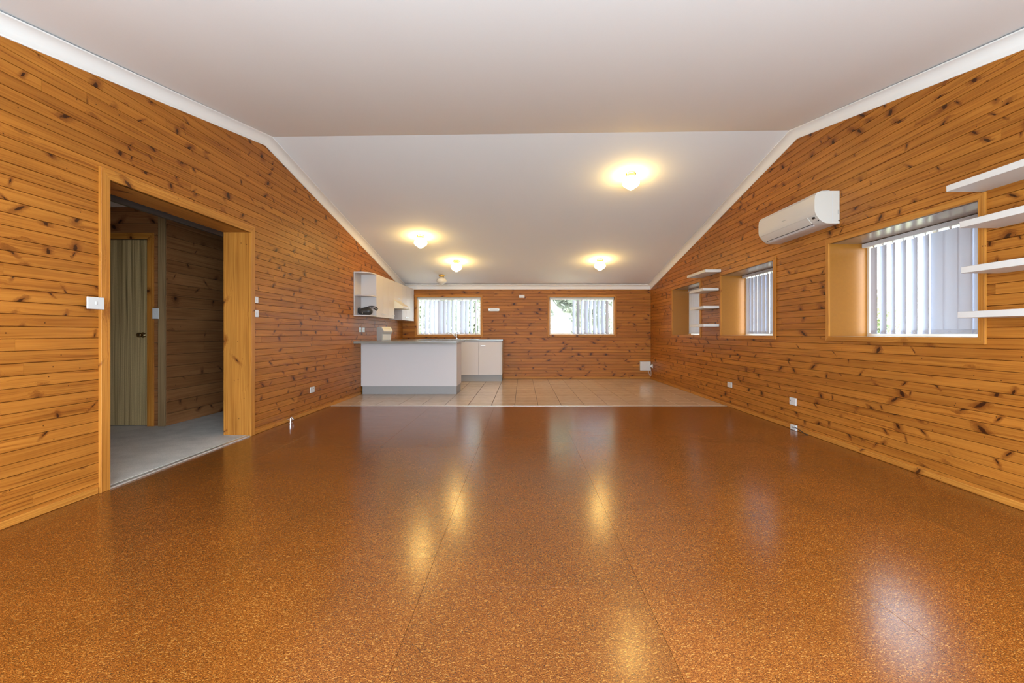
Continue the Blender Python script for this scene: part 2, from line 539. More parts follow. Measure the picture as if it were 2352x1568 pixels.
M['shelf'] = plain('shelf_white', (0.66, 0.625, 0.60), 0.4, tint=0.01)
M['plastic'] = plain('white_plastic', (0.68, 0.67, 0.66), 0.3, tint=0.01)
M['acwhite'] = plain('air_conditioner_white', (0.66, 0.625, 0.585), 0.32, tint=0.005)
M['darkslot'] = plain('dark_slot', (0.02, 0.02, 0.022), 0.4)
M['greymark'] = plain('grey_print', (0.42, 0.41, 0.40), 0.5)
M['kick'] = plain('grey_kickboard', (0.30, 0.285, 0.275), 0.5, tint=0.12, scale=300)
M['worktop'] = plain('speckled_worktop', (0.235, 0.22, 0.185), 0.22, tint=0.16, scale=350)
M['steel'] = plain('brushed_steel', (0.72, 0.72, 0.72), 0.25, metal=1.0)
M['chrome'] = plain('chrome', (0.85, 0.85, 0.86), 0.08, metal=1.0)
M['brass'] = plain('polished_brass', (0.78, 0.52, 0.16), 0.18, metal=1.0)
M['dbrass'] = plain('aged_brass', (0.42, 0.32, 0.16), 0.22, metal=1.0)
M['globe'] = emit_globe('lit_opal_glass', (1.0, 0.66, 0.20), 31.0)
M['globe_fill'] = emit_globe('fill_lamp_glass', (1.0, 0.82, 0.58), 12.0)  # glow of the added fill lamp over the camera end
M['globe_off'] = plain('unlit_opal_glass', (0.66, 0.65, 0.63), 0.15)
M['slat'] = fabric_translucent('white_blind_fabric', (0.62, 0.655, 0.76), 0.035)
M['rail'] = plain('blind_headrail', (0.66, 0.66, 0.68), 0.4)
M['frame'] = plain('cream_window_frame', (0.72, 0.62, 0.48), 0.4)
M['glass'] = glass_pane('window_glass')
M['bag'] = plain('black_leather', (0.035, 0.032, 0.030), 0.42, tint=0.3, bump=0.3, scale=70)
M['beige'] = plain('beige_plastic', (0.62, 0.585, 0.53), 0.4, tint=0.03)
M['beige_dark'] = plain('grey_beige_plastic', (0.50, 0.475, 0.44), 0.45, tint=0.03)
M['yellow'] = plain('faded_yellow_print', (0.62, 0.50, 0.22), 0.5)
M['green'] = plain('green_sticker', (0.42, 0.55, 0.16), 0.5)
M['paper'] = plain('white_paper', (0.85, 0.82, 0.84), 0.7)
M['pinkpaper'] = plain('pink_paper', (0.80, 0.62, 0.66), 0.7)
M['black'] = plain('black_rubber', (0.02, 0.02, 0.02), 0.5)
M['metalstrip'] = plain('pale_metal_strip', (0.62, 0.60, 0.57), 0.3, metal=0.6)
M['hood'] = plain('cream_enamel', (0.80, 0.72, 0.55), 0.3)
M['postwood'] = pine('dull_timber', (0.20, 0.12, 0.055), (0.30, 0.19, 0.09), (0.38, 0.25, 0.125), knots=0.03)
M['grass'] = plain('dry_grass', (0.25, 0.245, 0.17), 0.9, tint=0.2, scale=2)
M['leaf_pale'] = leaf_mat('pale_gum_leaves', (0.26, 0.29, 0.22), (0.50, 0.53, 0.44))
M['leaf_green'] = leaf_mat('green_leaves', (0.30, 0.38, 0.20), (0.52, 0.60, 0.38))
M['bark'] = plain('pale_gum_bark', (0.36, 0.335, 0.31), 0.8, tint=0.2, scale=8)

# ------------------------------------------------------------------ structure: floor
floor = tag(world_box('floor', XL, XR, YN, YB, -0.14, -0.022, M['gap']), kind='structure')
Y_EDGE = 6.728
cols = [XL + 0.004, -2.17, -1.285, -0.40, 0.475, 1.35, 2.23, XR - 0.004]
cuts = [0.9, 1.2, 2.16, 1.92, 2.75, 1.48, 3.0]
def floor_sheet(x0, x1, y0, y1):
    g = 0.0005
    bm = bmesh.new()
    cx, cy = (x0 + x1) / 2, (y0 + y1) / 2
    bm_box(bm, x0 + g - cx, x1 - g - cx, y0 + g - cy, y1 - g - cy, -0.011, 0.011)
    top = [e for e in bm.edges if all(v.co.z > 0 for v in e.verts)]
    bmesh.ops.bevel(bm, geom=top, offset=0.0006, segments=1, affect='EDGES')
    from_bm('floor_sheet', bm, M['floor'], floor, loc=(cx, cy, -0.011))
for i in range(7):
    ys = [YN + 0.004]
    y = cuts[i] - 3.6
    while y < Y_EDGE - 0.01:
        if y > YN + 0.05: ys.append(y)
        y += 3.6
    ys.append(Y_EDGE - 0.008)
    for a, b in zip(ys, ys[1:]): floor_sheet(cols[i], cols[i + 1], a, b)

# tiles of the kitchen end
TP = 0.333
bm = bmesh.new()
tw, td = TP - 0.007, TP - 0.005
bm_box(bm, -tw / 2, tw / 2, -td / 2, td / 2, -0.011, 0.0)
bmesh.ops.bevel(bm, geom=[e for e in bm.edges if all(v.co.z > -0.001 for v in e.verts)], offset=0.0012, segments=1, affect='EDGES')
me_tile = bpy.data.meshes.new('tile'); bm.to_mesh(me_tile); bm.free(); me_tile.materials.append(M['tile'])
grout_bed = box('grout_bed', XL + 0.004, XR - 0.004, Y_EDGE, YB - 0.002, -0.021, -0.0035, M['grout'], floor)
X_J = -19.0 / 166 * HC      # a joint measured in the photograph
k0 = math.floor((XL - X_J) / TP)
i = k0
while X_J + i * TP < XR:
    x0, x1 = X_J + i * TP, X_J + (i + 1) * TP
    j = 0
    while Y_EDGE + 0.006 + j * TP < YB - 0.05:
        y0, y1 = Y_EDGE + 0.006 + j * TP, Y_EDGE + 0.006 + (j + 1) * TP
        if x0 >= XL and x1 <= XR and y1 <= YB:
            o = bpy.data.objects.new('tile', me_tile)
            o.location = ((x0 + x1) / 2, (y0 + y1) / 2, 0.0005 + random.uniform(-0.0004, 0.0004))
            o.rotation_euler = (random.uniform(-.0012, .0012), random.uniform(-.0012, .0012), 0)
            link(o, floor)
        else:
            a, b = max(x0, XL) + 0.0035, min(x1, XR) - 0.0035
            if b - a > 0.02:
                box('tile', a, b, y0 + 0.0025, min(y1, YB) - 0.0025, -0.0105, 0.0005, M['tile'], floor, bevel=0.001, seg=1)
        j += 1
    i += 1
tag(box('trim_1', XL + 0.002, XR - 0.002, Y_EDGE - 0.008, Y_EDGE + 0.006, -0.02, 0.0022, M['metalstrip'], None, bevel=0.001), kind='structure')

# ------------------------------------------------------------------ structure: ceiling and cornice
bm = bmesh.new()
NX = 8
ysteps = [YN, YR, YB]
for top in (0, 1):
    rows = []
    for y in ysteps:
        rows.append([bm.verts.new((XL - .1 + (XR + .1 - XL + .1) * k / NX, y + (-.1 if y == YN else .1 if y == YB else 0), zc(XL - .1 + (XR - XL + .2) * k / NX, y) + top * 0.1)) for k in range(NX + 1)])
    if top == 0: low = rows
    else: high = rows
for rows in (low, high):
    for a, b in zip(rows, rows[1:]):
        for k in range(NX): bm.faces.new((a[k], a[k + 1], b[k + 1], b[k]))
for k in range(NX):
    bm.faces.new((low[0][k], low[0][k + 1], high[0][k + 1], high[0][k])); bm.faces.new((low[2][k], low[2][k + 1], high[2][k + 1], high[2][k]))
for a in range(2):
    for k in (0, NX): bm.faces.new((low[a][k], low[a + 1][k], high[a + 1][k], high[a][k]))
tag(from_bm('ceiling', bm, M['paint']), kind='structure')

R = 0.085
prof = [(0.0, R + 0.004), (0.007, R + 0.004), (0.007, R - 0.006)]
for k in range(7):
    a = math.pi / 2 * k / 6
    prof.append((0.012 + (R - 0.022) * (1 - math.cos(a)), 0.010 + (R - 0.022) * (1 - math.sin(a))))
prof += [(R - 0.006, 0.009), (R, 0.009), (R, 0.0)]
def cornice(name, stations):
    """stations: functions (a,b)->(x,y,z) along the run"""
    bm = bmesh.new()
    rings = [[bm.verts.new(f(a, b)) for a, b in prof] for f in stations]
    for A, B in zip(rings, rings[1:]):
        for k in range(len(prof) - 1): bm.faces.new((A[k], A[k + 1], B[k + 1], B[k]))
    o = from_bm(name, bm, M['cornice'])
    auto_smooth(o, 40)
    return tag(o, kind='structure')
def side_station(xw, s, y, mitre=0):
    def f(a, b):
        x = xw + s * a; yy = y + mitre * a
        return (x, yy, zc(x, yy) - b)
    return f
cornice('trim_2', [side_station(XL, 1, YN, 1), side_station(XL, 1, YR), side_station(XL, 1, YB, -1)])
cornice('trim_3', [side_station(XR, -1, YN, 1), side_station(XR, -1, YR), side_station(XR, -1, YB, -1)])
def back_station(x, s, yw, sy):
    def f(a, b):
        xx = x + s * a; yy = yw + sy * a
        return (xx, yy, zc(xx, yy) - b)
    return f
cornice('trim_4', [back_station(XL, 1, YB, -1), back_station(XR, -1, YB, -1)])
cornice('trim_5', [back_station(XL, 1, YN, 1), back_station(XR, -1, YN, 1)])

# ------------------------------------------------------------------ structure: boarded walls
BP = 0.0665
def wall(name, fr, u0, u1, roof, openings, slab=0.09, z_top=3.3, slab_mat=None, boards=True, zstart=-0.005, seed=1, ext=0.0, pitch=BP, mat='pine'):
    """roof: list of (a,b,c) half planes a*u+b*z<=c; openings: (u0,u1,z0,z1)"""
    rg = random.Random(seed)
    bm = bmesh.new()
    rects = [(u0 - ext, u1 + ext, -0.16, z_top)]
    for op in openings:
        op = (op[0] - 0.0225, op[1] + 0.0225, op[2] - 0.0225, op[3] + 0.0225)
        rects = [q for r in rects for q in subtract(r, op)]
    front = 0.0112 if boards else 0.0
    for r in rects:
        poly = rect(*r)
        for h in roof: poly = clip_half(poly, *h)
        if area(poly) < 1e-4: continue
        A = [bm.verts.new(fr.o + fr.u * u + fr.into * front + Vector((0, 0, z))) for u, z in poly]
        B = [bm.verts.new(fr.o + fr.u * u + fr.into * (front + slab) + Vector((0, 0, z))) for u, z in poly]
        bm.faces.new(A); bm.faces.new(B[::-1])
        for i in range(len(poly)):
            j = (i + 1) % len(poly)
            bm.faces.new((A[i], A[j], B[j], B[i]))
    w = tag(from_bm(name, bm, slab_mat or M['backing']), kind='structure')
    if not boards: return w
    k = 0
    while zstart + k * pitch < z_top:
        za, zb = max(zstart + k * pitch, 0.0), zstart + (k + 1) * pitch
        joints = [u0]
        u = u0 + rg.uniform(0.5, 3.4)
        while u < u1 - 0.4:
            joints.append(u); u += rg.uniform(1.8, 4.2)
        joints.append(u1)
        for a, b in zip(joints, joints[1:]):
            rs = [(a, b, za, zb)]
            for op in openings:
                rs = [q for r in rs for q in subtract(r, op)]
            for r in rs:
                poly = rect(*r)
                for h in roof: poly = clip_half(poly, *h)
                if area(poly) < 4e-4: continue
                panel('board', fr, poly, rg.uniform(-0.0006, 0.0004), 0.0110, M[mat], w, inset=(0.0005, 0.0023, za, zb))
        k += 1
    return w

def roof_planes(x, flip):
    """half planes under the two slopes, for side walls; u = y (flip=1) or -y (flip=-1)"""
    out = []
    r = ridge_z(x)
    s1 = (ZBACK - r) / (YB - YR); out.append((-s1 * flip, 1.0, r - s1 * YR))
    s2 = (r - ZBACK) / (YR - YN); out.append((-s2 * flip, 1.0, r - s2 * YR))
    return out

D0, D1, DZ = yl(247), yl(572.5), 2.026
wall_left = wall('wall_left', FL, YN, YB, roof_planes(XL, 1), [(D0, D1, -0.2, DZ)], seed=3, slab=0.10, ext=0.1)

WZ0, WZ1 = 0.995, 1.862
W = {1: (yr(1608.9), yr(1545.6)), 2: (yr(1778.6), yr(1657.7)), 3: (yr(2251.7), yr(1906.7))}
ops_r = [(-b, -a, WZ0, WZ1) for a, b in W.values()]
wall_right = wall('wall_right', FR, -YB, -YN, roof_planes(XR, -1), ops_r, seed=5, slab=0.12, ext=0.1)

WB = {4: (-2.40, -0.95), 5: (0.60, 2.073)}
BZ0, BZ1 = 0.99, 1.847
wall_back = wall('wall_back', FB, XL, XR, [(0, 1, ZBACK)], [(a, b, BZ0, BZ1) for a, b in WB.values()], seed=9, slab=0.10, ext=0.1)

# wall behind the camera; its unglazed opening is made up for the fill light
FN = Frame((0, YN, 0), (-1, 0, 0))
wall_rear = wall('wall_rear', FN, -XR, -XL, [(0, 1, ZBACK)], [(-2.3, 2.1, 0.15, 1.98)], seed=9, slab=0.10, ext=0.1, boards=False, slab_mat=M['plaster'])

# baseboards
def baseboard(name, fr, runs, mat=M['pine_trim']):
    root = tag(empty(name), kind='structure')
    for a, b in runs:
        panel('baseboard_strip', fr, rect(a, b, 0.001, 0.043), -0.014, -0.0008, mat, root, chamfer=0.003)
    return root
baseboard('baseboard_left', FL, [(YN + .02, yl(222) - 0.002), (yl(581.5) + 0.002, 7.98)])
baseboard('baseboard_right', FR, [(-YB + .016, -YN - .02)])
baseboard('baseboard_back', FB, [(-0.43, XR - .016)])

# ------------------------------------------------------------------ windows
def casing(fr, u0, u1, z0, z1, w, t, root, sides=4, d=0.0):
    """mitred casing round an opening"""
    a0, a1, b0, b1 = u0 - w, u1 + w, z0 - w, z1 + w
    if sides == 3: b0 = z0
    panel('casing', fr, [(a0, b0), (u0, z0), (u0, z1), (a0, b1)], d - t, d - 0.0007, M['pine_trim'], root, 'z', chamfer=0.002)
    panel('casing', fr, [(u1, z0), (a1, b0), (a1, b1), (u1, z1)], d - t, d - 0.0007, M['pine_trim'], root, 'z', chamfer=0.002)
    panel('casing', fr, [(u0, z1), (u1, z1), (a1, b1), (a0, b1)], d - t, d - 0.0007, M['pine_trim'], root, chamfer=0.002)
    if sides == 4:
        panel('casing', fr, [(a0, b0), (a1, b0), (u1, z0), (u0, z0)], d - t, d - 0.0007, M['pine_trim'], root, chamfer=0.002)

def window(n, fr, u0, u1, z0, z1, depth, cw, lin_mat, head_mat):
    root = tag(empty('window_%d' % n), kind='structure')
    casing(fr, u0, u1, z0, z1, cw, 0.018, root)
    e = 0.012
    panel('reveal_panel', fr, rect(u0 - e, u0, z0 - e, z1 + e), -0.001, depth, lin_mat, root, 'z')
    panel('reveal_panel', fr, rect(u1, u1 + e, z0 - e, z1 + e), -0.001, depth, lin_mat, root, 'z')
    panel('reveal_head', fr, rect(u0, u1, z1, z1 + e), -0.001, depth, head_mat, root)
    panel('sill', fr, rect(u0, u1, z0 - e, z0), -0.001, depth, M['shelf'] if depth > .2 else M['pine_trim'], root)
    # sliding frame
    f = 0.032
    fr_o = empty('sash_frame', parent=root)
    d0, d1 = depth - 0.055, depth - 0.012
    panel('frame_bar', fr, rect(u0, u1, z0, z0 + f), d0, d1, M['frame'], fr_o, chamfer=0.003)
    panel('frame_bar', fr, rect(u0, u1, z1 - f, z1), d0, d1, M['frame'], fr_o, chamfer=0.003)
    panel('frame_bar', fr, rect(u0, u0 + f, z0 + f, z1 - f), d0, d1, M['frame'], fr_o, 'z', chamfer=0.003)
    panel('frame_bar', fr, rect(u1 - f, u1, z0 + f, z1 - f), d0, d1, M['frame'], fr_o, 'z', chamfer=0.003)
    um = (u0 + u1) / 2
    panel('meeting_stile', fr, rect(um - 0.024, um + 0.024, z0 + f, z1 - f), d0 + 0.004, d1 - 0.004, M['frame'], fr_o, 'z', chamfer=0.003)
    panel('pane', fr, rect(u0 + f, um - 0.024, z0 + f, z1 - f), d0 + 0.026, d0 + 0.031, M['glass'], root)
    panel('pane', fr, rect(um + 0.024, u1 - f, z0 + f, z1 - f), d0 + 0.012, d0 + 0.017, M['glass'], root)
    return root

RD = 0.40
for n, (a, b) in W.items():
    window(n, FR, -b, -a, WZ0, WZ1, RD, 0.042, M['ply'], M['reveal'])
for n, (a, b) in WB.items():
    window(n, FB, a, b, BZ0, BZ1, 0.13, 0.045, M['pine_trim'], M['pine_trim'])

# ------------------------------------------------------------------ door opening to the hall
door_1 = tag(empty('door_1'), kind='structure')
casing(FL, D0, D1, 0.0, DZ, 0.068, 0.020, door_1, sides=3)
panel('jamb', FL, rect(D0 - 0.022, D0, 0.0, DZ + .02), -0.0005, 0.255, M['pine_trim'], door_1, 'z')
panel('jamb', FL, rect(D1, D1 + 0.022, 0.0, DZ + .02), -0.0005, 0.255, M['pine_trim'], door_1, 'z')
panel('jamb_head', FL, rect(D0, D1, DZ, DZ + 0.022), -0.0005, 0.255, M['pine_trim'], door_1)
panel('head_track', FL, rect(D0 - .02, D1 + .02, DZ - 0.042, DZ + 0.02), 0.257, 0.285, M['darkslot'], door_1)
tag(box('trim_6', XL - 0.03, XL + 0.012, D0, D1, -0.001, 0.010, M['metalstrip'], bevel=0.003), kind='structure')

# the hall
HX, HY = -3.89, 5.2
hall_floor = tag(box('floor_hall', -5.2, XL - 0.03, 1.2, 8.0, -0.10, 0.012, M['carpet']), kind='structure')
FH1 = Frame((HX, 0, 0), (0, 1, 0)); FH2 = Frame((0, HY, 0), (1, 0, 0))
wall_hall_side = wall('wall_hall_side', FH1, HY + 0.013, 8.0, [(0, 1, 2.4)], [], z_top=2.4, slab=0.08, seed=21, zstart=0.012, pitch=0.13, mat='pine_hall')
HD0, HD1, HDZ = -4.88, -4.088, 2.05
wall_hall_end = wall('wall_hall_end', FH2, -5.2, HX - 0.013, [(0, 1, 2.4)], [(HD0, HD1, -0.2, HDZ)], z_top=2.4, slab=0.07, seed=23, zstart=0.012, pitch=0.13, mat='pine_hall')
wall('wall_hall_far', Frame((0, 8.0, 0), (1, 0, 0)), HX, XL - 0.1, [], [], z_top=2.4, boards=False, slab_mat=M['plaster'])
wall('wall_hall_outer', Frame((-5.2, 0, 0), (0, 1, 0)), 1.2, HY, [], [], z_top=2.4, boards=False, slab_mat=M['plaster'])
wall('wall_hall_near', Frame((0, 1.2, 0), (-1, 0, 0)), -XL + .1, 5.2, [], [], z_top=2.4, boards=False, slab_mat=M['plaster'])
tag(box('ceiling_hall', -5.3, XL - 0.12, 1.1, 8.1, 2.4, 2.48, M['paint']), kind='structure')
# plain inner face of the room wall on the hall side
tag(panel('trim_7', FH2, rect(HX - 0.075, HX - 0.001, 0.013, 2.399), -0.022, -0.0015, M['postwood'], None, 'z', chamfer=0.002), kind='structure')
hall_door = tag(empty('door_2'), kind='structure')
box('door_leaf', HD0 + .004, HD1 - .004, HY + 0.012, HY + 0.050, 0.02, HDZ - .005, M['door'], hall_door, bevel=0.002)
casing(FH2, HD0, HD1, 0.012, HDZ, 0.068, 0.018, hall_door, sides=3)
box('light_leak_backing', HD0 - .06, HD1 + .06, HY + 0.0835, HY + 0.10, -0.1, HDZ + .08, M['backing'], hall_door)  # unseen sheet added behind the leaf to stop light leaking round it
bm = bmesh.new()
bm_lathe(bm, [(0.0, 0.0), (0.030, 0.0), (0.031, -0.004), (0.026, -0.008), (0.011, -0.012), (0.010, -0.030), (0.021, -0.038), (0.027, -0.050), (0.026, -0.062), (0.016, -0.070), (0.0, -0.072)], 20, 'y')
from_bm('door_knob', bm, M['dbrass'], hall_door, True, loc=((327 - 1201) * HY / F_PX, HY + 0.012, 1.005))

# ------------------------------------------------------------------ blinds
def blind(name, fr, u0, u1, ztop, zbot, d, slats, label, swidth=0.127):
    """slats: list of (u, angle in degrees)"""
    root = empty(name)
    m = fr.mat((u0 + u1) / 2, zbot, d); root.matrix_local = m
    L = (u1 - u0) / 2; H = ztop - zbot
    box('headrail', -L, L, -0.022, 0.022, H - 0.038, H, M['rail'], root, bevel=0.004)
    bm = bmesh.new()
    nseg = 4
    hgt = H - 0.052
    rows = []
    for zz in (0.02, 0.02 + hgt * 0.5, 0.02 + hgt - 0.02):
        rows.append([bm.verts.new((-swidth / 2 + swidth * k / nseg, 0.006 * (1 - (2 * k / nseg - 1) ** 2), zz)) for k in range(nseg + 1)])
    for A, B in zip(rows, rows[1:]):
        for k in range(nseg): bm.faces.new((A[k], A[k + 1], B[k + 1], B[k]))
    me = bpy.data.meshes.new('slat'); bm.to_mesh(me); bm.free(); me.materials.append(M['slat'])
    for p in me.polygons: p.use_smooth = True
    bm = bmesh.new(); bm_box(bm, -swidth / 2 + .004, swidth / 2 - .004, -0.0025, 0.0025, 0.018, 0.052, 0.001, 1)
    mw = bpy.data.meshes.new('slat_weight'); bm.to_mesh(mw); bm.free(); mw.materials.append(M['slat'])
    bm = bmesh.new(); bm_box(bm, -0.010, 0.010, -0.004, 0.004, 0.02 + hgt - 0.022, 0.02 + hgt, 0.001, 1)
    mh = bpy.data.meshes.new('slat_hanger'); bm.to_mesh(mh); bm.free(); mh.materials.append(M['plastic'])
    pts = []
    for u, ang in slats:
        o = bpy.data.objects.new('slat', me); o.location = (u - (u0 + u1) / 2, 0, 0); o.rotation_euler = (0, 0, math.radians(ang)); link(o, root)
        w = bpy.data.objects.new('slat_weight', mw); link(w, o)
        h = bpy.data.objects.new('slat_hanger', mh); link(h, o)
        pts.append((u - (u0 + u1) / 2, ang))
    pts.sort()
    bm = bmesh.new()
    for (ua, _), (ub, _) in zip(pts, pts[1:]):
        run = [(ua + (ub - ua) * t / 6, -0.012, 0.045 - 0.026 * 4 * (t / 6) * (1 - t / 6)) for t in range(7)]
        bm_tube(bm, run, 0.0011, 5, False)
    from_bm('bottom_chain', bm, M['plastic'], root)
    tag(root, label, 'blind')
    return root

rg = random.Random(4)
a, b = W[3]
sl = []
for k in range(12):
    y = 4.345 - 0.1115 * k
    ang = [14, 15, 23, 21, 20, 22, -1, -4, 2, 6, 5, 4][k]
    if y > a + 0.04: sl.append((-y, -ang))
blind('vertical_blind', FR, -b + .012, -a - .012, WZ1 - 0.004, WZ0 + .004, 0.31, sl, 'white vertical blind with several slats turned open, in the window beside the air conditioner')
a, b = W[2]
sl = [(-(b - 0.155 - 0.107 * k), -(6 + rg.uniform(-3, 3))) for k in range(12) if b - 0.155 - 0.107 * k > a + 0.05]
blind('vertical_blind', FR, -b + .012, -a - .012, WZ1 - 0.004, WZ0 + .004, 0.31, sl, 'white vertical blind drawn short of the window frame, middle deep window of the right wall')
a, b = W[1]
sl = [(-(b - 0.06 - 0.107 * k), -(0 + rg.uniform(-2, 2))) for k in range(13) if b - 0.06 - 0.107 * k > a + 0.05]
blind('vertical_blind', FR, -b + .012, -a - .012, WZ1 - 0.004, WZ0 + .004, 0.31, sl, 'closed white vertical blind in the deep window next to the back corner')
a, b = WB[4]
angs = [76, 60, 54, 52, 36, 60, 52, 58, 68, 44, 56, 70, 76]
sl = [(a + 0.115 + 0.1015 * k, angs[k]) for k in range(13)]
blind('vertical_blind', FB, a + .012, b - .012, BZ1 - 0.022, BZ0 + .004, 0.045, sl, 'white vertical blind with slats opened, in the window over the sink')
a, b = WB[5]
angs = [52, 50, 58, 36, 50, 44, 46, 44, 48, 46]
sl = [(a + 0.56 + 0.094 * k, angs[k]) for k in range(9)]
blind('vertical_blind', FB, a + .012, b - .012, BZ1 - 0.022, BZ0 + .004, 0.045, sl, 'white vertical blind pulled partly aside, in the back window with an uncovered pane')

# ------------------------------------------------------------------ air conditioner
AY0, AY1, AZ0, AZ1 = 4.341, 5.374, 2.024, 2.322
ac = empty('air_conditioner', (XR, (AY0 + AY1) / 2, AZ0))
ac.rotation_euler = (0, 0, -math.pi / 2)       # local x = -y world, local y = into the wall
hl = (AY1 - AY0) / 2
H = AZ1 - AZ0
sec = [(-0.004, H), (-0.10, H), (-0.165, H - 0.004), (-0.205, H - 0.018), (-0.224, H - 0.045), (-0.229, H - 0.09),
       (-0.229, 0.135), (-0.226, 0.105), (-0.213, 0.070), (-0.190, 0.040), (-0.160, 0.015), (-0.125, 0.002), (-0.09, 0.0), (-0.004, 0.0)]
bm = bmesh.new(); bm_prism(bm, sec, -hl + 0.004, hl - 0.004, 'yz')
body = auto_smooth(from_bm('casing_body', bm, M['acwhite'], ac), 25)
# front panel, a skin over the curved front
fp = [(-0.100, H + 0.004), (-0.168, H), (-0.209, H - 0.015), (-0.229, H - 0.043), (-0.2345, H - 0.09), (-0.2345, 0.135), (-0.231, 0.103), (-0.221, 0.083)]
inner = [(y + 0.005, z - 0.003) for y, z in fp]
bm = bmesh.new(); bm_prism(bm, fp + inner[::-1], -hl, hl, 'yz')
auto_smooth(from_bm('front_panel', bm, M['acwhite'], ac), 25)
fl = [(-0.222, 0.079), (-0.215, 0.066), (-0.199, 0.046), (-0.176, 0.022), (-0.171, 0.025), (-0.193, 0.050), (-0.209, 0.069), (-0.216, 0.081)]
bm = bmesh.new(); bm_prism(bm, fl, -hl + 0.06, hl - 0.13, 'yz')
auto_smooth(from_bm('lower_trim', bm, M['acwhite'], ac), 25)
slot = [(-0.1775, 0.0295), (-0.1665, 0.0195), (-0.164, 0.022), (-0.175, 0.032)]
bm = bmesh.new(); bm_prism(bm, slot, -hl + 0.06, hl - 0.13, 'yz')
from_bm('air_slot', bm, M['darkslot'], ac)
flap = [(-0.167, 0.0175), (-0.150, 0.004), (-0.149, 0.008), (-0.166, 0.0215)]
bm = bmesh.new(); bm_prism(bm, flap, -hl + 0.07, hl - 0.14, 'yz')
from_bm('louvre', bm, M['rail'], ac)
disp = [(-0.2165, 0.0675), (-0.2045, 0.0525), (-0.203, 0.0540), (-0.215, 0.0690)]
bm = bmesh.new(); bm_prism(bm, disp, hl - 0.075, hl - 0.035, 'yz')
from_bm('display', bm, M['darkslot'], ac)
bm = bmesh.new(); bm_lathe(bm, [(0, -0.002), (0.006, -0.002), (0.006, 0.004), (0, 0.004)], 12, 'y', (hl - 0.022, -0.186, 0.033)); from_bm('sensor', bm, M['darkslot'], ac)
box('badge', -0.03, 0.05, -0.2362, -0.2345, 0.140, 0.148, M['greymark'], ac)
box('side_seam', hl - 0.005, hl - 0.0032, -0.072, -0.069, 0.006, H - 0.006, M['rail'], ac)
box('side_print', hl - 0.005, hl - 0.0034, -0.020, -0.014, 0.085, 0.125, M['greymark'], ac)
bm = bmesh.new(); bm_lathe(bm, [(0, hl - 0.0045), (0.006, hl - 0.0045), (0.006, hl - 0.0030), (0, hl - 0.0030)], 12, 'x', (0, -0.010, 0.026)); from_bm('pipe_hole', bm, M['darkslot'], ac)
tag(ac, 'long white split air conditioner mounted high on the pine wall', 'air conditioner')

# ------------------------------------------------------------------ floating shelves
def shelf(y0, y1, z0, label, group=None):
    dpt, th = 0.232, 0.039
    o = box('floating_shelf', XR - dpt, XR - 0.001, y0, y1, z0, z0 + th, M['shelf'], None, bevel=0.0015, seg=1)
    tag(o, label, 'shelf', group)
SB = 'white floating shelf between the two far deep windows, '
shelf(6.946, 7.727, 1.918, SB + 'longest and topmost')
shelf(7.03, 7.61, 1.656, SB + 'second from the top')
shelf(7.013, 7.585, 1.391, SB + 'third from the top')
shelf(7.013, 7.585, 1.124, SB + 'lowest of four')
SN = 'white floating shelf next to the window with open slats, '
shelf(2.212, 2.994, 1.909, SN + 'longest and topmost')
shelf(2.32, 2.904, 1.662, SN + 'second from the top')
shelf(2.31, 2.892, 1.385, SN + 'third from the top')
shelf(2.33, 2.916, 1.1145, SN + 'lowest of four')

# ------------------------------------------------------------------ ceiling lamps
def lamp(x, y, lit, label, group=None, mat='globe'):
    z = zc(x, y)
    root = empty('ceiling_lamp', (x, y, z))
    slope = (ZBACK - ridge_z(x)) / (YB - YR) * (1 if y > YR else -1)
    bm = bmesh.new()
    bm_lathe(bm, [(0.0, 0.006), (0.060, 0.006), (0.063, 0.0), (0.063, -0.006), (0.052, -0.013), (0.049, -0.030), (0.051, -0.034), (0.051, -0.040), (0.0, -0.040)], 28)
    f = from_bm('fitting', bm, M['brass'], root, True); auto_smooth(f, 40)
    f.rotation_euler = (math.atan(slope), 0, 0)
    bm = bmesh.new()
    bm_lathe(bm, [(0.0, -0.036), (0.047, -0.036), (0.052, -0.046), (0.078, -0.060), (0.098, -0.080), (0.106, -0.104), (0.103, -0.126), (0.090, -0.146),
                  (0.068, -0.162), (0.046, -0.174), (0.031, -0.187), (0.016, -0.196), (0.0, -0.199)], 32)
    from_bm('glass_shade', bm, M[mat] if lit else M['globe_off'], root, True)
    tag(root, label, 'lamp', group)
lamp(1.331, 5.877, True, 'lit opal schoolhouse ceiling lamp nearest the ceiling ridge')
lamp(-1.68, 7.83, True, 'lit opal schoolhouse ceiling lamp in front of the kitchen wall cabinets')
lamp(-1.27, 9.115, True, 'lit opal schoolhouse ceiling lamp above the kitchen, beside the unlit one')
lamp(1.465, 9.065, True, 'lit opal schoolhouse ceiling lamp in front of the half uncovered back window')
lamp(-1.707, 10.02, False, 'unlit frosted schoolhouse ceiling lamp with brass fitting near the sink window')

lamp(0.10, 1.15, True, 'added fill lamp, unseen on the ceiling slope over the camera end of the room', mat='globe_fill')  # invented lamp out of view, brightens the near ceiling and floor

# ------------------------------------------------------------------ kitchen
CT0, CT1 = 0.863, 0.8965
X_P = -1.11          # free end of the peninsula
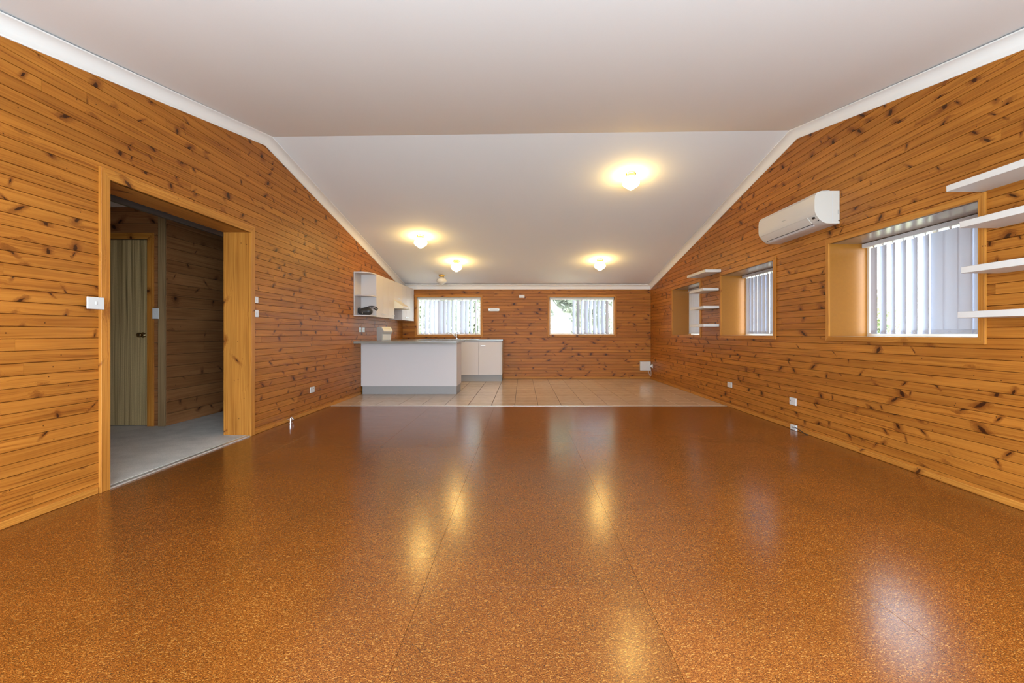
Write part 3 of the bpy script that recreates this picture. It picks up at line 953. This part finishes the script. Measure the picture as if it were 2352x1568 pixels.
# peninsula unit
pen = empty('peninsula_cabinet', (XL, 8.0, 0))
def kb(name, x0, x1, y0, y1, z0, z1, mat, parent, bevel=0.0012):
    l = parent.location
    return box(name, x0 - l[0], x1 - l[0], y0 - l[1], y1 - l[1], z0 - l[2], z1 - l[2], mat, parent, bevel, 1)
kb('back_panel', XL + .004, X_P, 8.0, 8.018, 0.138, CT0 - .001, M['white'], pen)
kb('end_panel', X_P - .018, X_P, 8.0185, 8.58, 0.138, CT0 - .001, M['white'], pen)
kb('carcass', XL + .02, X_P - .02, 8.02, 8.56, 0.138, CT0 - .002, M['white'], pen)
kb('kickboard', XL + .02, X_P - .006, 8.022, 8.036, 0.001, 0.137, M['kick'], pen)
kb('kickboard', X_P - .020, X_P - .006, 8.037, 8.55, 0.001, 0.137, M['kick'], pen)
for k in range(3):
    x0 = XL + 0.62 + k * 0.32
    dr = kb('door', x0 + .002, x0 + .316, 8.562, 8.579, 0.142, CT0 - .006, M['white'], pen)
    box('handle', -0.05, 0.05, 0.0085, 0.022, 0.29, 0.298, M['steel'], dr, 0.002)
tag(pen, 'white peninsula cabinet with a grey kickboard facing the room', 'cabinet')

# base run along the left wall and the sink run along the back wall
def base_unit(name, x0, x1, y0, y1, doors, axis, label, end_panel=False):
    u = empty(name, ((x0 + x1) / 2, (y0 + y1) / 2, 0))
    if axis == 'y':      # doors face -y
        kb('carcass', x0 + .001, x1 - .001, y0 + .02, y1, 0.138, CT0 - .002, M['white'], u)
        kb('kickboard', x0 + .001, x1 - .001, y0 + 0.045, y0 + 0.06, 0.001, 0.137, M['kick'], u)
        w = (x1 - x0) / doors
        for k in range(doors):
            d = kb('door', x0 + k * w + .0015, x0 + (k + 1) * w - .0015, y0, y0 + .018, 0.142, CT0 - .006, M['white'], u)
            s = 1 if k % 2 == 0 else -1
            if k == 0: continue
            box('handle', s * (w / 2 - .10) - .05, s * (w / 2 - .10) + .05, -0.022, -0.0095, 0.26, 0.267, M['steel'], d, 0.002)
        if end_panel:
            kb('end_panel', x1, x1 + .016, y0 + 0.002, y1, 0.138, CT0 - .002, M['white'], u)
            kb('kickboard', x1 - 0.002, x1 + .012, y0 + 0.062, y1, 0.001, 0.137, M['kick'], u)
    else:                # doors face +x
        kb('carcass', x0, x1 - .02, y0 + .001, y1 - .001, 0.138, CT0 - .002, M['white'], u)
        kb('kickboard', x1 - 0.06, x1 - 0.045, y0 + .001, y1 - .001, 0.001, 0.137, M['kick'], u)
        w = (y1 - y0) / doors
        for k in range(doors):
            d = kb('door', x1 - .018, x1, y0 + k * w + .0015, y0 + (k + 1) * w - .0015, 0.142, CT0 - .006, M['white'], u)
            box('handle', 0.0095, 0.022, -0.05, 0.05, 0.26, 0.267, M['steel'], d, 0.002)
    tag(u, label, 'cabinet')
YF = 10.155
base_unit('base_cabinet', XL + .004, -2.14, 8.60, 9.36, 2, 'x', 'white base cabinet along the left wall behind the peninsula')
base_unit('base_cabinet', XL + .004, -2.14, 9.362, 10.15, 2, 'x', 'white base cabinet along the left wall beside the back corner')
base_unit('sink_cabinet', -2.12, -1.434, YF, YB - .006, 1, 'y', 'white sink cabinet mostly hidden by the peninsula')
base_unit('sink_cabinet', -1.432, -0.462, YF, YB - .006, 2, 'y', 'white two-door sink cabinet at the free end of the back worktop', True)

# worktop: one continuous U
bm = bmesh.new()
U = [(XL + .003, 7.64), (-1.06, 7.64), (-1.06, 8.70), (-2.10, 8.70), (-2.10, 10.13), (-0.425, 10.13), (-0.425, YB - .003), (XL + .003, YB - .003)]
ring0 = [bm.verts.new((x, y, CT0)) for x, y in U]; ring1 = [bm.verts.new((x, y, CT1)) for x, y in U]
n = len(U)
for i in range(n): bm.faces.new((ring0[i], ring0[(i + 1) % n], ring1[(i + 1) % n], ring1[i]))
for rr in (ring0, ring1):
    q = [(0, 1, 2, 3), (0, 3, 4, 7), (4, 5, 6, 7)]
    for f in q: bm.faces.new([rr[i] for i in f])
wt = tag(from_bm('kitchen_worktop', bm, M['worktop']), 'speckled grey-beige worktop running from the breakfast bar to the sink', 'worktop')
# sink and tap
sk = empty('kitchen_sink', (-1.55, 10.45, CT1))
box('rim', -0.62, 0.62, -0.25, 0.20, 0.0003, 0.006, M['steel'], sk, 0.002)
box('bowl', -0.05, 0.35, -0.20, 0.13, 0.0062, 0.0085, M['steel'], sk, 0.001)
box('drainer', -0.58, -0.10, -0.20, 0.13, 0.0062, 0.0085, M['steel'], sk, 0.001)
tag(sk, 'stainless steel sink set into the back worktop', 'sink')
tp = empty('kitchen_tap', ((1048.7 - 1201) * 10.62 / F_PX, 10.62, CT1 + 0.0065))
bm = bmesh.new(); bm_lathe(bm, [(0, 0), (0.028, 0), (0.028, 0.008), (0.021, 0.014), (0.021, 0.085), (0.024, 0.09), (0.022, 0.115), (0.0, 0.12)], 20)
auto_smooth(from_bm('tap_body', bm, M['chrome'], tp), 40)
bm = bmesh.new(); bm_tube(bm, [(-0.01, 0, 0.04), (-0.06, -0.03, 0.085), (-0.12, -0.06, 0.125), (-0.165, -0.085, 0.140), (-0.188, -0.095, 0.130), (-0.192, -0.097, 0.112)], [0.012, 0.012, 0.011, 0.011, 0.011, 0.011], 12)
from_bm('spout', bm, M['chrome'], tp, True)
bm = bmesh.new(); bm_tube(bm, [(0.0, 0, 0.112), (0.02, -0.05, 0.135), (0.03, -0.085, 0.145)], [0.010, 0.008, 0.009], 10)
from_bm('lever', bm, M['chrome'], tp, True)
tag(tp, 'chrome mixer tap standing behind the sink under the window', 'tap')

# wall cabinets
XU = -2.45
UZ0, UZ1 = 1.305, 2.018
oe = empty('open_shelf_unit', (XL, 7.99, UZ0))
kb('back_panel', XL + .002, XU - .001, 7.974, 7.990, UZ0, UZ1, M['white'], oe)
kb('side_panel', XL + .002, XL + .017, 7.656, 7.9735, UZ0, UZ1, M['white'], oe)
hw = XU - XL
for z in (UZ0, UZ0 + 0.325, UZ1 - 0.017):
    bm = bmesh.new()
    pl = [(XL + .0175, 7.973), (XL + .0175, 7.658), (XL + 0.10, 7.658)]
    for k in range(8):
        t = math.pi / 2 * k / 7
        pl.append((XL + 0.10 + (hw - 0.101) * math.sin(t), 7.658 + 0.20 * (1 - math.cos(t))))
    pl.append((XU - .001, 7.973))
    l = oe.location
    bm_prism(bm, [(x - l[0], y - l[1]) for x, y in pl], z - l[2], z + 0.016 - l[2], 'xy')
    from_bm('shelf', bm, M['white'], oe)
tag(oe, 'white open end shelf unit with rounded shelves, holding a black bag', 'shelf unit')

def wall_unit(name, y0, y1, z0, z1, doors, label, hz):
    u = empty(name, (XL, y0, z0))
    kb('carcass', XL + .003, XU - .019, y0 + .001, y1 - .001, z0, z1, M['white'], u)
    w = (y1 - y0) / doors
    for k in range(doors):
        d = kb('door', XU - .018, XU, y0 + k * w + .0012, y0 + (k + 1) * w - .0012, z0 - .004, z1, M['white'], u)
        hh = (z1 - z0) / 2
        s = (1 if k % 2 == 0 else -1) if doors > 1 else 0
        c = s * (w / 2 - 0.075)
        box('handle', 0.0092, 0.024, c - .05, c + .05, -hh + hz, -hh + hz + .008, M['steel'], d, 0.002)
    tag(u, label, 'cabinet')
wall_unit('wall_cabinet', 7.992, 9.09, UZ0, UZ1, 3, 'white three-door wall cabinet between the open shelf and range hood', 0.055)
wall_unit('wall_cabinet', 9.092, 9.684, 1.672, UZ1, 1, 'short white wall cabinet directly above the range hood', 0.04)
wall_unit('wall_cabinet', 9.686, 10.72, UZ0, UZ1, 3, 'white three-door wall cabinet in the corner beside the sink window', 0.055)
hd = empty('range_hood', (XL, 9.1, 1.50))
bm = bmesh.new()
bm_prism(bm, [(0.004, 0.168), (0.268, 0.168), (0.272, 0.150), (0.418, 0.052), (0.430, 0.046), (0.430, 0.006), (0.42, 0.0), (0.004, 0.0)], 0.0, 0.578, 'xz')
auto_smooth(from_bm('hood_body', bm, M['hood'], hd), 20)
box('control_strip', 0.4302, 0.4315, 0.03, 0.55, 0.010, 0.040, M['white'], hd)
for k in range(4): box('control_button', 0.4316, 0.435, 0.40 + k * 0.03, 0.415 + k * 0.03, 0.02, 0.028, M['greymark'], hd)
tag(hd, 'cream slide-out range hood between the white wall cabinets', 'range hood')

# handbag on the open shelf
bg_o = empty('handbag', (-2.585, 7.83, UZ0 + 0.0162)); bg_o.scale = (1.0, 1.0, 1.2)
bm = bmesh.new()
bmesh.ops.create_icosphere(bm, subdivisions=4, radius=1.0)
rb = random.Random(2)
for v in bm.verts:
    x, y, z = v.co
    zz = z
    lump = 0.10 * math.sin(5.1 * x + 1.0) * math.cos(4 * y) + 0.06 * math.sin(11 * x + 3 * y)
    top = 0.62 + 0.30 * math.exp(-((x - 0.15) / 0.45) ** 2) + 0.10 * math.exp(-((x + 0.75) / 0.2) ** 2)
    v.co.x = 0.118 * math.copysign(abs(x) ** 0.75, x) * (1 + 0.04 * lump)
    v.co.y = 0.075 * math.copysign(abs(y) ** 0.8, y) * (1 + 0.3 * lump)
    v.co.z = max(-1, zz) * 0.062 * (top if zz > 0 else 0.95) * (1 + 0.5 * lump * (zz > 0.1)) + 0.055
    if v.co.z < 0.003: v.co.z = 0.0006
from_bm('bag_body', bm, M['bag'], bg_o, True)
for dy, w in ((-0.02, 0.0), (0.025, 0.012)):
    bm = bmesh.new()
    bm_tube(bm, [(0.02, dy, 0.098 - w), (0.07, dy - .02, 0.120), (0.13, dy - .03, 0.122), (0.185, dy - .03, 0.108), (0.205, dy - .03, 0.080 + w), (0.195, dy - .03, 0.062 + w), (0.165, dy - .02, 0.082), (0.12, dy - .01, 0.102), (0.07, dy, 0.098)], 0.0055, 8)
    from_bm('strap', bm, M['bag'], bg_o, True)
bm = bmesh.new(); bm_tube(bm, [(-0.115, -.02, 0.035), (-0.110, -.025, 0.085), (-0.095, -.03, 0.100), (-0.075, -.03, 0.085), (-0.08, -.03, 0.045)], 0.009, 8)
from_bm('side_flap', bm, M['bag'], bg_o, True)
bm = bmesh.new()
bmesh.ops.create_icosphere(bm, subdivisions=1, radius=0.009); from_bm('buckle', bm, M['steel'], bg_o, True, loc=(-0.028, -0.066, 0.028))
tag(bg_o, 'slouchy black leather handbag lying in the open kitchen shelf', 'bag')

# dispenser on the breakfast bar
dp = empty('countertop_dispenser', (-2.40, 8.28, CT1 + .0005), -math.radians(31))
pf = [(-0.085, 0.0), (0.045, 0.0), (0.045, 0.115), (0.060, 0.135), (0.085, 0.150), (0.085, 0.165), (0.030, 0.235), (-0.040, 0.245), (-0.085, 0.225)]
bm = bmesh.new(); bm_prism(bm, pf, -0.105, 0.105, 'xz')
bmesh.ops.bevel(bm, geom=list(bm.edges), offset=0.004, segments=2, affect='EDGES')
auto_smooth(from_bm('dispenser_body', bm, M['beige_dark'], dp), 30)
box('lower_door', 0.0452, 0.052, -0.088, 0.097, 0.012, 0.108, M['beige'], dp, 0.003)
lid = empty('sloped_lid', (0.0575, 0, 0.2025), 0, dp); lid.rotation_euler = (0, math.radians(51.8), 0)
box('lid_plate', -0.046, 0.046, -0.103, 0.103, -0.002, 0.007, M['beige'], lid, 0.003)
for r_ in range(2):
    for k in range(7):
        box('printed_mark', -0.022 + r_ * 0.022, -0.010 + r_ * 0.022, -0.072 + k * 0.021, -0.058 + k * 0.021, 0.0071, 0.0077, M['yellow'], lid)
tag(dp, 'beige countertop dispenser with a sloped printed lid on the breakfast bar', 'dispenser')

for (x, y, rz, w, h, mt, lb) in ((-2.02, 8.36, 0.3, 0.21, 0.297, 'pinkpaper', 'pink sheet of paper lying flat on the breakfast bar'),
                                 (-1.80, 8.42, -0.15, 0.21, 0.297, 'paper', 'white sheet of paper lying flat on the breakfast bar')):
    bm = bmesh.new()
    g = 6
    vs = [[bm.verts.new((-h / 2 + h * i / g, -w / 2 + w * j / g, 0.0008 + 0.004 * (i / g) ** 3)) for j in range(g + 1)] for i in range(g + 1)]
    for i in range(g):
        for j in range(g): bm.faces.new((vs[i][j], vs[i + 1][j], vs[i + 1][j + 1], vs[i][j + 1]))
    bmesh.ops.solidify(bm, geom=list(bm.faces), thickness=0.0006)
    o = from_bm('paper_sheet', bm, M[mt]); o.location = (x, y, CT1 + 0.0008); o.rotation_euler = (0, 0, rz)
    tag(o, lb, 'paper')

# ------------------------------------------------------------------ switches, sockets and small fittings
def plate(name, fr, u0, u1, z0, z1, label, cat, d=0.0, switches=0, holes=(), sticker=None):
    root = empty(name); root.matrix_local = fr.mat((u0 + u1) / 2, (z0 + z1) / 2, d)
    w, h = (u1 - u0) / 2, (z1 - z0) / 2
    box('cover_plate', -w, w, -0.010, -0.0004, -h, h, M['plastic'], root, 0.003)
    for k in range(switches):
        x = -w * 0.4 + (w * 0.8 * k / max(switches - 1, 1)) if switches > 1 else 0.0
        box('rocker', x - 0.006, x + 0.006, -0.0135, -0.0102, -0.010, 0.010, M['plastic'], root, 0.0015)
    for hx, hz, hw_, hh in holes:
        box('socket_slot', hx - hw_, hx + hw_, -0.0108, -0.0102, hz - hh, hz + hh, M['darkslot'], root)
    if sticker: box('sticker', -w * .55, w * .25, -0.0107, -0.0102, -h * .6, h * .4, M[sticker], root)
    tag(root, label, cat)
    return root
plate('light_switch', FL, yl(190), yl(229), 1.174, 1.250, 'white horizontal switch plate beside the near side of the hall opening', 'switch', d=-0.0215, switches=1)
plate('light_switch', FL, 4.812, 4.886, 1.330, 1.396, 'small white switch plate beside the far hall jamb, upper of two', 'switch', switches=1)
plate('light_switch', FL, 4.812, 4.890, 1.188, 1.262, 'small white switch plate beside the far hall jamb, lower of two', 'switch', switches=1)
plate('power_socket', FL, 6.085, 6.205, 0.262, 0.335, 'white socket plate low on the left wall between hall opening and peninsula', 'socket', holes=((-.03, 0.012, .0025, .006), (-.018, .012, .0025, .006), (.03, 0.012, .0025, .006), (.018, .012, .0025, .006)))
plate('power_socket', FL, 7.895, 8.005, 1.046, 1.122, 'white socket plate with a green sticker above the breakfast bar', 'socket', sticker='green')
plate('power_socket', FL, 8.055, 8.175, 1.046, 1.122, 'plain white socket plate beside the stickered one above the breakfast bar', 'socket', switches=2)
plate('light_switch', FH2, -4.020, -3.952, 1.18, 1.298, 'white upright switch plate beside the hall door', 'switch', d=-0.020, switches=1)
plate('power_socket', FR, -yr(1672), -yr(1682), 0.273, 0.346, 'white socket plate low on the right wall near the tiles', 'socket')
plate('power_socket', FR, -yr(1815), -yr(1830), 0.258, 0.337, 'white socket plate with dark holes low on the right wall', 'socket', holes=((-.042, 0.006, .006, .004), (-.012, .002, .006, .004)))
sock = plate('power_socket', FR, -10.70, -10.58, 0.255, 0.340, 'white corner socket with a plugged-in cord beside the meter box', 'socket')
box('plug', -0.030, 0.012, -0.045, -0.0102, -0.018, 0.018, M['plastic'], sock, 0.006)
plate('blank_plate', FB, -0.085, 0.038, 1.83, 1.897, 'small white blank plate high on the back wall between the windows', 'plate')
# towel rail bracket
tr = empty('wall_rail'); tr.matrix_local = FB.mat(-0.655, 1.562)
bm = bmesh.new()
pts = []
for cx, a0 in ((0.100, -90), (-0.100, 90)):
    for k in range(9):
        t = math.radians(a0 + 180 * k / 8); pts.append((cx + 0.028 * math.cos(t), 0.035 * math.sin(t)))
bm_prism(bm, pts, -0.030, -0.0008, 'xz')
bmesh.ops.bevel(bm, geom=[e for e in bm.edges if all(v.co.y < -0.02 for v in e.verts)], offset=0.006, segments=2, affect='EDGES')
auto_smooth(from_bm('rail_body', bm, M['plastic'], tr), 35)
for sx in (-0.1, 0.1):
    bm = bmesh.new(); bm_lathe(bm, [(0, -0.0305), (0.006, -0.0305), (0.006, -0.0325), (0, -0.0325)], 10, 'y', (sx, 0, 0)); from_bm('screw', bm, M['steel'], tr)
tag(tr, 'white rounded plastic wall bracket between the back windows', 'bracket')
# meter box with cord
mb = empty('meter_box'); mb.matrix_local = FB.mat(2.758, 0.292)
box('box_body', -0.118, 0.118, -0.055, -0.0008, -0.100, 0.100, M['plastic'], mb, 0.004)
box('box_lid', -0.112, 0.112, -0.062, -0.0552, -0.094, 0.094, M['acwhite'], mb, 0.003)
tag(mb, 'white square plastic box fixed low on the back wall corner', 'box')
bm = bmesh.new()
c0 = (2.83, YB - 0.03, 0.1925); c1 = (XR - 0.049, 10.65, 0.295)
bm_tube(bm, [c0, (2.836, YB - .032, 0.150), (2.848, YB - .045, 0.105), (2.858, YB - .06, 0.078), (2.866, YB - .085, 0.072), (2.870, YB - .105, 0.09), (2.868, YB - .115, 0.15), (2.860, YB - .12, 0.22), (2.850, YB - .125, 0.27), c1], 0.004, 7)
cd_ = from_bm('cord', bm, M['plastic'], None, True); cd_.parent = mb; cd_.matrix_parent_inverse = FB.mat(2.758, 0.292).inverted()
# cable outlet on the floor by the right wall
co = empty('cable_outlet', (XR - 0.0145, yr(1829), 0.0)); co.rotation_euler = (0, 0, -math.pi / 2)
box('outlet_plate', -0.05, 0.05, -0.022, -0.0006, 0.002, 0.058, M['plastic'], co, 0.005)
box('outlet_socket', -0.012, 0.016, -0.030, -0.0222, 0.026, 0.040, M['greymark'], co, 0.002)
tag(co, 'white cable outlet at floor level on the right baseboard', 'outlet')
bm = bmesh.new()
y0 = yr(1829)
bm_tube(bm, [(XR - .046, y0 - .005, 0.033), (XR - .050, y0 - .06, 0.042), (XR - .052, y0 - .12, 0.036), (XR - .045, y0 - .19, 0.018), (XR - .034, y0 - .235, 0.005), (XR - .022, y0 - .25, 0.0045)], 0.0038, 7)
tag(from_bm('cable', bm, M['black'], None, True), 'thin black cable running from the floor outlet along the baseboard', 'cable')
# chrome gas fitting by the left wall
gf = empty('gas_fitting', (XL + 0.055, yl(656), 0.0)); gf.scale = (0.82, 0.82, 0.82)
bm = bmesh.new(); bm_lathe(bm, [(0, 0.0004), (0.030, 0.0004), (0.030, 0.006), (0.013, 0.010), (0.012, 0.034), (0.020, 0.036), (0.020, 0.058), (0.0, 0.060)], 18)
auto_smooth(from_bm('base_flange', bm, M['chrome'], gf), 40)
bm = bmesh.new(); bm_lathe(bm, [(0, -0.036), (0.013, -0.036), (0.013, -0.012), (0.017, -0.010), (0.017, 0.030), (0.011, 0.032), (0.011, 0.045), (0, 0.046)], 16, 'x', (0, 0, 0.048))
auto_smooth(from_bm('outlet_barrel', bm, M['chrome'], gf), 40)
bm = bmesh.new(); bm_tube(bm, [(0.0, 0, 0.058), (0.004, -.004, 0.074)], 0.007, 10); bm_box(bm, -0.020, 0.028, -0.010, 0.002, 0.072, 0.080, 0.002, 1)
auto_smooth(from_bm('valve_lever', bm, M['chrome'], gf), 40)
tag(gf, 'small chrome gas fitting on the floor against the left wall', 'gas fitting')

# ------------------------------------------------------------------ outside
tag(box('ground_outside', -40, 60, -30, 70, -0.75, -0.45, M['grass']), kind='structure')
def tree(name, x, y, h, trunk_r, crown, n_leaf, leaf, seed, label, lean=(0, 0), ls=0.16, low=0.25, limbs=6):
    rt = random.Random(seed)
    root = empty(name, (x, y, -0.45))
    bm = bmesh.new()
    top = Vector((lean[0], lean[1], h * 0.8))
    pts = [Vector((0, 0, 0)) + top * t + Vector((rt.uniform(-.1, .1), rt.uniform(-.1, .1), 0)) * (t > 0) for t in (0, .25, .5, .75, 1)]
    bm_tube(bm, pts, [trunk_r, trunk_r * .85, trunk_r * .7, trunk_r * .5, trunk_r * .25], 9)
    tips = [pts[-1]]
    for k in range(limbs):
        t = rt.uniform(low + .08, .9); p = top * t
        a = rt.uniform(0, 6.28); L = crown * rt.uniform(.6, 1.0)
        e = p + Vector((math.cos(a) * L, math.sin(a) * L, L * rt.uniform(.3, .9)))
        mid = p.lerp(e, .5) + Vector((0, 0, -.1 * L))
        bm_tube(bm, [p, mid, e], [trunk_r * .4, trunk_r * .28, trunk_r * .1], 7)
        tips += [mid, e]
    from_bm('trunk', bm, M['bark'], root, True)
    verts, faces = [], []
    cl = []
    for t in tips:
        for _ in range(4): cl.append(t + Vector((rt.gauss(0, crown * .28), rt.gauss(0, crown * .28), rt.gauss(0, crown * .22))))
    for k in range(int(crown * 8)):
        cl.append(Vector((lean[0] * .5 + rt.uniform(-crown, crown), lean[1] * .5 + rt.uniform(-crown, crown), h * rt.uniform(low, 1.0))))
    for k in range(n_leaf):
        c = rt.choice(cl)
        p = c + Vector((rt.gauss(0, .35), rt.gauss(0, .35), rt.gauss(0, .3))) * (crown * .38)
        if p.z < 0.1: p.z = rt.uniform(0.1, 0.6)
        d = Vector((rt.gauss(0, 1), rt.gauss(0, 1), rt.gauss(-.5, .8))).normalized()
        s_ = d.cross(Vector((rt.gauss(0, 1), rt.gauss(0, 1), rt.gauss(0, 1)))).normalized()
        L = ls * rt.uniform(.6, 1.3); w = L * .28
        i0 = len(verts)
        verts += [p - d * L, p + s_ * w, p + d * L, p - s_ * w]
        faces.append((i0, i0 + 1, i0 + 2, i0 + 3))
    me = bpy.data.meshes.new('foliage'); me.from_pydata([tuple(v) for v in verts], [], faces); me.materials.append(M[leaf])
    link(bpy.data.objects.new('foliage', me), root)
    tag(root, label, 'tree')
tree('gum_tree', 2.95, 15.0, 8.0, 0.12, 1.3, 9000, 'leaf_pale', 1, 'pale gum tree with a leaning trunk outside the uncovered back window', lean=(-5.5, 0.4), low=0.22)
tree('gum_tree', -3.6, 20.0, 8.0, 0.16, 1.5, 9000, 'leaf_pale', 3, 'pale gum tree outside the window over the sink', low=0.12)
tree('gum_tree', 3.4, 28.0, 11.0, 0.26, 2.6, 16000, 'leaf_pale', 2, 'tall pale gum tree farther outside the uncovered back window', low=0.06, ls=0.22)
tree('gum_tree', -4.9, 28.5, 11.0, 0.25, 2.6, 14000, 'leaf_pale', 5, 'tall pale gum tree farther outside the window over the sink', low=0.06, ls=0.22)
tree('garden_shrub', 2.3, 21.0, 4.4, 0.08, 1.3, 10000, 'leaf_pale', 11, 'bushy pale shrub outside, behind the leaning gum trunk', ls=0.12, low=0.1, limbs=5)
tree('garden_shrub', 10.2, 13.6, 2.3, 0.07, 1.2, 6000, 'leaf_green', 6, 'green leafy shrub outside the window with open slats', ls=0.09, low=0.15, limbs=4)
tree('garden_shrub', 13.8, 12.4, 3.0, 0.07, 1.3, 6000, 'leaf_green', 7, 'taller green leafy shrub outside the right-hand windows', ls=0.09, low=0.15, limbs=4)
